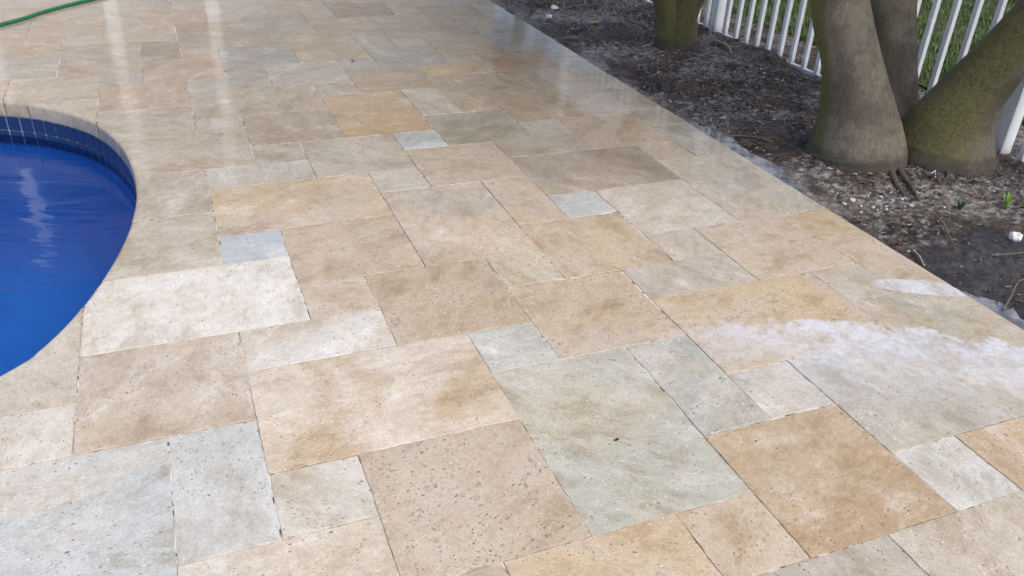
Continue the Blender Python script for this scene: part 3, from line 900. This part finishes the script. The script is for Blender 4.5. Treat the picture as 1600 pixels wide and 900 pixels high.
def stem(parent, ctrl, height, mossfn, seed, seg=48):
    """ctrl: list of (x,y,z,r) near the ground; continues upright to the crown"""
    r_ = random.Random(seed)
    c = list(ctrl)
    lx, ly, lz, lr = c[-1]; px_, py_, pz_, pr_ = c[-2]
    dx, dy = (lx - px_) / (lz - pz_), (ly - py_) / (lz - pz_)
    z = lz
    x, y, rr = lx, ly, lr
    while z < height:
        dz = 0.4
        dx *= 0.72; dy *= 0.72
        x += dx * dz; y += dy * dz; z += dz; rr = max(0.062, rr * 0.93)
        c.append((x, y, z, rr))
    S = catmull(c, 14)
    path = S[:, :3]; rad = S[:, 3]
    ph = r_.uniform(0, 6)
    bl = [(r_.uniform(0, 6.28), r_.uniform(0.006, 0.014), k) for k in (2, 3, 5)]
    def rip(i, th):
        zz = path[i][2]
        v = sum(a * math.sin(k * th + p + zz * 2) for p, a, k in bl)
        g = (zz * 9.5 + ph) % 1.0
        return v + (0.010 if g < 0.12 else 0.0) + 0.006 * (vnoise(np.array([th * 4 + ph]), np.array([zz * 14]))[0] - 0.5)
    V, F = tube(path, rad, seg, ripple=rip)
    me = mesh("trunk", V, F)
    moss_attr(me, mossfn)
    o = link("trunk", me, MB, None, smooth=True)
    base = Vector(parent.location)
    o.parent = parent; o.location = -base
    top = Vector(path[-1])
    # crownshaft and fronds
    Vs, Fs = tube([top + Vector((0, 0, q)) for q in (-0.02, 0.05, 0.18, 0.38, 0.55)], [0.066, 0.085, 0.078, 0.058, 0.03], 20)
    cs = link("crownshaft", mesh("crownshaft", Vs, Fs), MSHAFT, None, smooth=True); cs.parent = parent; cs.location = -base
    tip = top + Vector((0, 0, 0.48))
    n = 9
    for k in range(n):
        az = 2 * math.pi * k / n + r_.uniform(-0.2, 0.2); el = r_.uniform(0.35, 1.25); L = r_.uniform(1.2, 1.55)
        pts = []
        p = Vector(tip); e = el
        for q in range(13):
            pts.append(tuple(p)); st = L / 12
            p = p + Vector((math.cos(az) * math.cos(e), math.sin(az) * math.cos(e), math.sin(e))) * st
            e -= 0.155
        Vf, Ff = tube(pts, [0.016 - 0.0011 * q for q in range(13)], 6)
        Vf = [tuple(q) for q in Vf]; Ff = list(Ff)
        side = Vector((-math.sin(az), math.cos(az), 0))
        for q in range(2, 48):
            f = q / 48 * 12; i = int(f); i = min(i, 11)
            a0 = Vector(pts[i]).lerp(Vector(pts[i + 1]), f - i)
            tdir = (Vector(pts[i + 1]) - Vector(pts[i])).normalized()
            ll = 0.42 * math.sin(math.pi * min(0.97, 0.12 + 0.85 * q / 48)) + 0.06
            for s in (-1, 1):
                d = (side * s * 0.85 + tdir * 0.55 + Vector((0, 0, r_.uniform(-0.05, 0.35)))).normalized()
                wv = tdir * 0.014
                m1 = a0 + d * ll * 0.55 + Vector((0, 0, -0.02)); t1 = a0 + d * ll + Vector((0, 0, -0.11))
                b0 = len(Vf)
                Vf += [tuple(a0 - wv * .6), tuple(a0 + wv * .6), tuple(m1 + wv), tuple(m1 - wv), tuple(t1)]
                Ff += [(b0, b0 + 1, b0 + 2, b0 + 3), (b0 + 3, b0 + 2, b0 + 4)]
        fo = link("frond", mesh("frond", Vf, Ff), MFROND); fo.parent = parent; fo.location = -base
    return o

def ang_moss(cx, cy, ang, width, strength, z0=0.0, z1=2.0, lean=(0, 0)):
    def f(co):
        a = math.atan2(co.y - (cy + lean[1] * co.z), co.x - (cx + lean[0] * co.z))
        d = abs((a - ang + math.pi) % (2 * math.pi) - math.pi)
        v = max(0.0, 1 - d / width)
        g = min(1, max(0, (co.z - z0) / 0.06 + 0.2)) * (1 if co.z < z1 else max(0, 1 - (co.z - z1) / 0.6))
        return strength * v ** 0.7 * g
    return f

palm = empty("palm_tree", (3.40, 1.05, 0))
tag(palm, "three-stemmed palm with swollen grey trunks and green moss nearest the deck", "palm tree")
view = math.atan2(-2.7, -2.9)      # azimuth from the palms to the deck corner the camera stands at
left = view - math.pi / 2
stem(palm, [(3.173, 1.058, -0.06, 0.232), (3.171, 1.060, 0.024, 0.216), (3.155, 1.076, 0.141, 0.182), (3.134, 1.099, 0.259, 0.148), (3.086, 1.147, 0.44, 0.121), (3.04, 1.195, 0.586, 0.120), (3.00, 1.24, 0.75, 0.115)], 3.3,
     ang_moss(3.173, 1.058, left + 0.62, 0.50, 1.25, 0.0, 0.5, (-0.21, 0.23)), 1)
stem(palm, [(3.60, 1.28, -0.06, 0.150), (3.59, 1.29, 0.05, 0.140), (3.575, 1.31, 0.16, 0.118), (3.54, 1.35, 0.36, 0.110), (3.505, 1.39, 0.55, 0.110), (3.48, 1.43, 0.75, 0.106)], 3.8,
     ang_moss(3.59, 1.29, left + 0.1, 0.8, 0.5), 2)
stem(palm, [(3.560, 0.912, -0.06, 0.245), (3.553, 0.922, 0.03, 0.226), (3.560, 0.918, 0.151, 0.185), (3.582, 0.893, 0.289, 0.141), (3.618, 0.852, 0.424, 0.121), (3.657, 0.806, 0.554, 0.114), (3.70, 0.75, 0.72, 0.110)], 3.0,
     ang_moss(3.56, 0.917, left + 0.95, 1.45, 1.0, 0.03, 0.7, (0.18, -0.2)), 3)
for pts in ([(3.28, 0.90, 0.035), (3.20, 0.79, 0.028), (3.13, 0.66, 0.016), (3.047, 0.535, -0.006)], [(3.20, 0.86, 0.025), (3.12, 0.74, 0.018), (3.07, 0.64, 0.012), (3.035, 0.555, -0.012)], [(3.42, 0.76, 0.0), (3.36, 0.70, 0.010), (3.28, 0.69, -0.006)]):
    S = catmull([(a, b, float(bed_height(np.array([a]), np.array([b]))[0]) + (0.004 if q < len(pts) - 1 else -0.004)) for q, (a, b, c) in enumerate(pts)], 6)
    Vr, Fr = tube(S, np.linspace(0.017, 0.006, len(S)) * (1.0 if pts[0][0] < 3.4 else 0.55), 12, jitter=0.0012)
    o = link("root", mesh("root", Vr, Fr), MROOT, None, smooth=True); o.parent = palm; o.location = -Vector(palm.location)

palm2 = empty("palm_tree", (3.36, 2.92, 0))
tag(palm2, "mossy green double palm trunk standing against the fence, farther back", "palm tree")
stem(palm2, [(3.335, 2.935, -0.06, 0.112), (3.330, 2.938, 0.02, 0.106), (3.322, 2.943, 0.107, 0.098), (3.300, 2.957, 0.20, 0.085), (3.268, 2.978, 0.285, 0.076), (3.215, 3.012, 0.45, 0.073)], 3.4, ang_moss(3.33, 2.94, view, 2.6, 1.0), 4, 36)
stem(palm2, [(3.385, 2.902, -0.06, 0.112), (3.380, 2.905, 0.02, 0.105), (3.375, 2.908, 0.107, 0.098), (3.380, 2.905, 0.20, 0.086), (3.401, 2.891, 0.288, 0.078), (3.435, 2.868, 0.45, 0.074)], 3.0, ang_moss(3.38, 2.905, view, 2.6, 1.0), 5, 36)

# ------------------------------------------------------------------ hose
S = catmull([(-1.7, 3.35, 0.011), (-1.15, 3.62, 0.011), (-0.80, 3.90, 0.011), (-0.567, 4.174, 0.011), (-0.444, 4.332, 0.011), (-0.314, 4.538, 0.011), (-0.058, 4.843, 0.011), (0.25, 5.15, 0.011), (0.7, 5.4, 0.011), (1.3, 5.9, 0.011), (1.5, 6.6, 0.011)], 14)
Vh, Fh = tube(S, 0.0115, 14)
tag(link("garden_hose", mesh("garden_hose", Vh, Fh), MHOSE, smooth=True), "green garden hose lying across the far corner of the deck", "hose")

# ------------------------------------------------------------------ small things on the bed and the deck
def bz(x, y): return float(bed_height(np.array([x]), np.array([y]))[0])
def twig(pts, r0, r1, mat, label, name="twig", cat="twig"):
    P = [(x, y, (bz(x, y) if x > X1 else 0.0) + dz) for x, y, dz in pts]
    S = catmull(P, 6)
    V, F = tube(S, np.linspace(r0, r1, len(S)), 7, jitter=r1 * 0.25)
    return tag(link(name, mesh(name, V, F), mat, None, smooth=True), label, cat)
twig([(2.725, 0.235, .012), (2.705, 0.185, .014), (2.683, 0.139, .008)], .0045, .003, MPALE, "short pale twig on wet black soil close to the deck edge")
twig([(3.00, 0.405, .010), (2.955, 0.33, .014), (2.90, 0.25, .012), (2.885, 0.215, .006)], .0045, .0025, MTWIG, "thin bent brown twig below the palm roots")
twig([(2.700, -0.175, .015), (2.76, -0.145, .022), (2.841, -0.098, .03), (2.93, -0.07, .012)], .0035, .002, MTWIG, "dry forked stem at the right-hand photo edge by the puddle")
twig([(3.67, 2.95, .014), (3.675, 2.85, .022), (3.64, 2.74, .016), (3.60, 2.66, .006)], .012, .005, MPALE, "curled pale palm husk between mossy palm and fence")
twig([(3.10, 2.91, .012), (3.20, 2.96, .018), (3.29, 3.015, .02)], .005, .003, MPALE, "straight pale stick at the left foot of the mossy palm")
twig([(3.40, 3.36, .012), (3.34, 3.48, .02), (3.31, 3.60, .012)], .006, .003, MTWIG, "brown stick behind the mossy palm near the fence rail")
twig([(3.62, 0.30, .012), (3.50, 0.36, .02), (3.36, 0.37, .014)], .005, .003, MTWIG, "brown stick on the mulch right of the green sprouts")
twig([(2.93, 0.09, .010), (3.02, 0.07, .014), (3.13, 0.08, .008)], .0035, .002, MTWIG, "thin twig lying on wet soil below the white stone")
twig([(2.90, 1.30, .010), (2.84, 1.38, .013), (2.76, 1.45, .008)], .0045, .003, MTWIG, "dark twig beside the wet sand strip along the deck")

def lump(name, c, r, seed, mat, label, cat, group=None, flat=0.65):
    rr = np.random.default_rng(seed)
    bm = bmesh.new()
    bmesh.ops.create_icosphere(bm, subdivisions=2 if r > 0.02 else 1, radius=1)
    ax = rr.uniform(0.7, 1.2, 3)
    for v in bm.verts:
        k = 1 + 0.28 * math.sin(v.co.x * 3.1 + seed) * math.sin(v.co.y * 2.7 + seed * 2) + (rr.uniform(-0.13, 0.13) if r > 0.02 else rr.uniform(-0.4, 0.35))
        v.co = Vector((v.co.x * r * ax[0] * k, v.co.y * r * ax[1] * k, v.co.z * r * flat * k))
    me = bpy.data.meshes.new(name); bm.to_mesh(me); bm.free()
    o = link(name, me, mat, None, (c[0], c[1], bz(c[0], c[1]) + r * flat * 0.5))
    return tag(o, label, cat, group)
lump("stone", (3.149, 0.173), 0.026, 3, MSTONE, "white stone on dark soil at the right edge, below the sprouts", "stone", flat=0.8)
lump("stone", (2.998, 4.024), 0.028, 5, MSTONE, "farther of two white stones at the top of the bed", "stone")
lump("stone", (2.865, 3.806), 0.028, 8, MSTONE, "nearer of two white stones at the top of the bed", "stone")
CR = [(2.805, 0.701), (2.829, 0.668), (2.798, 0.581), (2.862, 0.588), (2.846, 0.549), (2.877, 0.534), (2.982, 0.611), (3.019, 0.600), (3.006, 0.534), (2.806, 0.733), (2.924, 0.686), (2.959, 0.650), (2.83, 0.62), (2.90, 0.56), (2.78, 0.66), (3.20, 0.60), (3.24, 0.57), (3.35, 0.62), (3.45, 0.56), (3.12, 0.48)]
for i, (x, y) in enumerate(CR):
    lump("mortar_crumb", (x, y), random.uniform(0.005, 0.011), 20 + i, MCRUMB, "small white mortar crumb scattered on the soil before the palm", "mortar crumb", "white mortar crumbs below the palm", 0.6)

def leaf(name, c, L, wdt, az, mat, label, z, curl=0.25, cat="leaf"):
    V, F = [], []
    n = 9
    for layer in (0, 1):
        for i in range(n):
            t = i / (n - 1)
            hw = wdt / 2 * math.sin(math.pi * min(1, 0.04 + t * 0.94)) ** 0.8
            x = (t - 0.5) * L
            zc = curl * L * (t - 0.45) ** 2
            for s in (-1, 0, 1):
                V.append((x, s * hw, zc + abs(s) * hw * 0.35 + 0.0012 - layer * 0.0008))
    def q(l, i, s): return l * n * 3 + i * 3 + s
    for i in range(n - 1):
        for s in (0, 1):
            F.append((q(0, i, s), q(0, i + 1, s), q(0, i + 1, s + 1), q(0, i, s + 1)))
            F.append((q(1, i, s), q(1, i, s + 1), q(1, i + 1, s + 1), q(1, i + 1, s)))
    o = link(name, mesh(name, V, F), mat, None, (c[0], c[1], z), smooth=True)
    o.rotation_euler = (0, 0, az)
    return tag(o, label, cat)
leaf("fallen_leaf", (3.088, 3.537), 0.10, 0.045, 0.4, MLEAFY, "yellowed fallen leaf on the far mulch near the white stones", bz(3.088, 3.537) + 0.012)
leaf("fallen_leaf", (1.210, -0.353), 0.014, 0.007, 0.2, MDARKLEAF, "tiny dark leaf bit on the large greenish tile", 0.002, 0.1)
leaf("fallen_leaf", (1.30, 3.0), 0.03, 0.012, 0.9, MDARKLEAF, "small dark leaf on wet deck among the far tiles", 0.003, 0.1)
# torn blue and white wrapper
o = leaf("wrapper", (3.294, 0.720), 0.055, 0.018, 0.5, MBLUE, "torn blue and white wrapper scrap at the palm's foot", bz(3.294, 0.72) + 0.012, 0.9, "litter")
Vw = [(0.030, -0.012, 0.010), (0.050, 0.002, 0.034), (0.032, 0.016, 0.012), (0.018, 0.002, 0.006), (0.031, -0.012, 0.009), (0.051, 0.002, 0.033), (0.033, 0.016, 0.011), (0.019, 0.002, 0.005)]
Vw = [(a * 0.7, b * 0.7, c * 0.6) for a, b, c in Vw]
w2 = link("white_flap", mesh("white_flap", Vw, [(0, 1, 2, 3), (7, 6, 5, 4)]), MWHITE, o)

def sprout(c, n, h, mat, label, seed, spread=0.5):
    r_ = random.Random(seed)
    V, F = [], []
    for k in range(n):
        az = r_.uniform(0, 6.28); ln = r_.uniform(0.1, spread); hh = h * r_.uniform(0.6, 1.0); w_ = r_.uniform(0.003, 0.006)
        f = Vector((math.cos(az), math.sin(az), 0)); s = Vector((-math.sin(az), math.cos(az), 0))
        b = f * 0.006
        for t, ww in ((0, .6), (0.35, 1.0), (0.7, 0.75)):
            m_ = b + f * (ln * hh * t * t) + Vector((0, 0, hh * t * (1 - 0.15 * t)))
            V += [tuple(m_ - s * w_ * ww), tuple(m_ + s * w_ * ww)]
        V.append(tuple(b + f * ln * hh + Vector((0, 0, hh * 0.88))))
        i = len(V) - 7
        F += [(i, i + 1, i + 3, i + 2), (i + 2, i + 3, i + 5, i + 4), (i + 4, i + 5, i + 6)]
    o = link("sprout", mesh("sprout", V, F), mat, None, (c[0], c[1], bz(c[0], c[1]) - 0.004))
    return tag(o, label, "sprout")
sprout((3.349, 0.390), 7, 0.085, MSPROUT, "bright green sprout with pointed leaves near right edge", 1)
sprout((3.43, 0.375), 6, 0.060, MFROND, "dull green sprout just right of the bright one", 2, 0.8)
sprout((3.177, 0.454), 12, 0.060, MFROND, "dark grassy tuft on soil left of the bright sprout", 3, 0.7)

# ------------------------------------------------------------------ what the wet stone mirrors: house and trees beyond the frame
house = empty("house", (0.5, 8.6, 0)); tag(house, "unseen pale stucco house with white porch columns at the end of the deck", "house")
def hp(o): o.parent = house; o.location = Vector(o.location) - Vector((0.5, 8.6, 0)); return o
hp(box("wall", (-5.5, 8.6, -0.1), (4.3, 12.0, 2.75), MSTUCCO))  # unseen; right end lengthened to cover blue sky in the deck reflection
hp(box("porch_slab", (-5.5, 6.91, -0.1), (4.3, 8.597, 0.0), MSTUCCO))
for cx in (-2.9, -1.10, -0.08, 0.80):
    hp(box("column", (cx - 0.06, 6.99, 0.002), (cx + 0.06, 7.11, 2.6), MWHITE, None, 0.004))
rf = mesh("roof", [(-5.9, 8.2, 2.76), (4.7, 8.2, 2.76), (4.7, 12.4, 2.76), (-5.9, 12.4, 2.76), (-3.6, 9.5, 4.1), (2.4, 9.5, 4.1)], [(0, 1, 5, 4), (1, 2, 5), (2, 3, 4, 5), (3, 0, 4), (0, 3, 2, 1)])
hp(link("roof", rf, MROOF))
for a, b, z0, z1 in ((-4.6, -3.4, 0.9, 2.1), (-6.2 + 1.0, -4.75, 0.05, 2.15)):
    wv = hp(box("window", (a, 8.55, z0), (b, 8.598, z1), MWHITE))
    g = box("pane", (a + 0.06, 8.535, z0 + 0.06), (b - 0.06, 8.549, z1 - 0.06), MGLASS); g.parent = wv; g.location = (0, 0, 0)

def leafy_tree(loc, h, rad, seed, label, me=None):
    t = empty("leafy_tree", loc); tag(t, label, "tree", "trees beyond the lawn")
    V, F = tube([(0, 0, -0.1), (0.05, 0, h * 0.3), (0.0, 0.06, h * 0.6), (0.05, 0, h * 0.85)], [0.13, 0.10, 0.07, 0.02], 10)
    link("trunk", mesh("trunk", V, F), MTWIG, t, smooth=True)
    r = np.random.default_rng(seed)
    cl = r.normal(0, 1, (26, 3)); cl /= np.linalg.norm(cl, axis=1)[:, None]; cl *= (r.random(26) ** 0.5)[:, None] * rad * np.array([0.8, 0.8, 0.62])
    n = 3600
    c = cl[r.integers(0, 26, n)] + r.normal(0, rad * 0.20, (n, 3)) + np.array([0, 0, h * 0.68])
    a = r.normal(0, 1, (n, 3)); a /= np.linalg.norm(a, axis=1)[:, None]
    b = np.cross(a, r.normal(0, 1, (n, 3))); b /= np.linalg.norm(b, axis=1)[:, None]
    s = (0.05 + 0.05 * r.random(n))[:, None]
    V = np.stack([c - a * s * 1.5, c - b * s * .7, c + a * s * 1.5, c + b * s * .7], 1).reshape(-1, 3)
    link("crown", fastmesh("crown", V, np.arange(4 * n).reshape(-1, 4)), MLEAF, t)
leafy_tree((8.6, 5.6, -0.03), 3.6, 1.5, 1, "round dark tree on the neighbour's lawn behind the mossy palm")
leafy_tree((7.2, 8.6, -0.03), 4.4, 1.8, 2, "tall dark tree at the far end of the neighbour's lawn")
leafy_tree((10.6, 3.2, -0.03), 3.9, 1.6, 3, "dark tree across the lawn behind the triple palm")
leafy_tree((5.6, 6.9, -0.03), 4.2, 1.5, 5, "dense unseen tree behind the fence end, added to block low sky")  # added out of view to keep low blue sky off the wet stone
leafy_tree((5.4, 10.5, -0.03), 4.8, 1.9, 4, "tall tree standing beside the house corner")
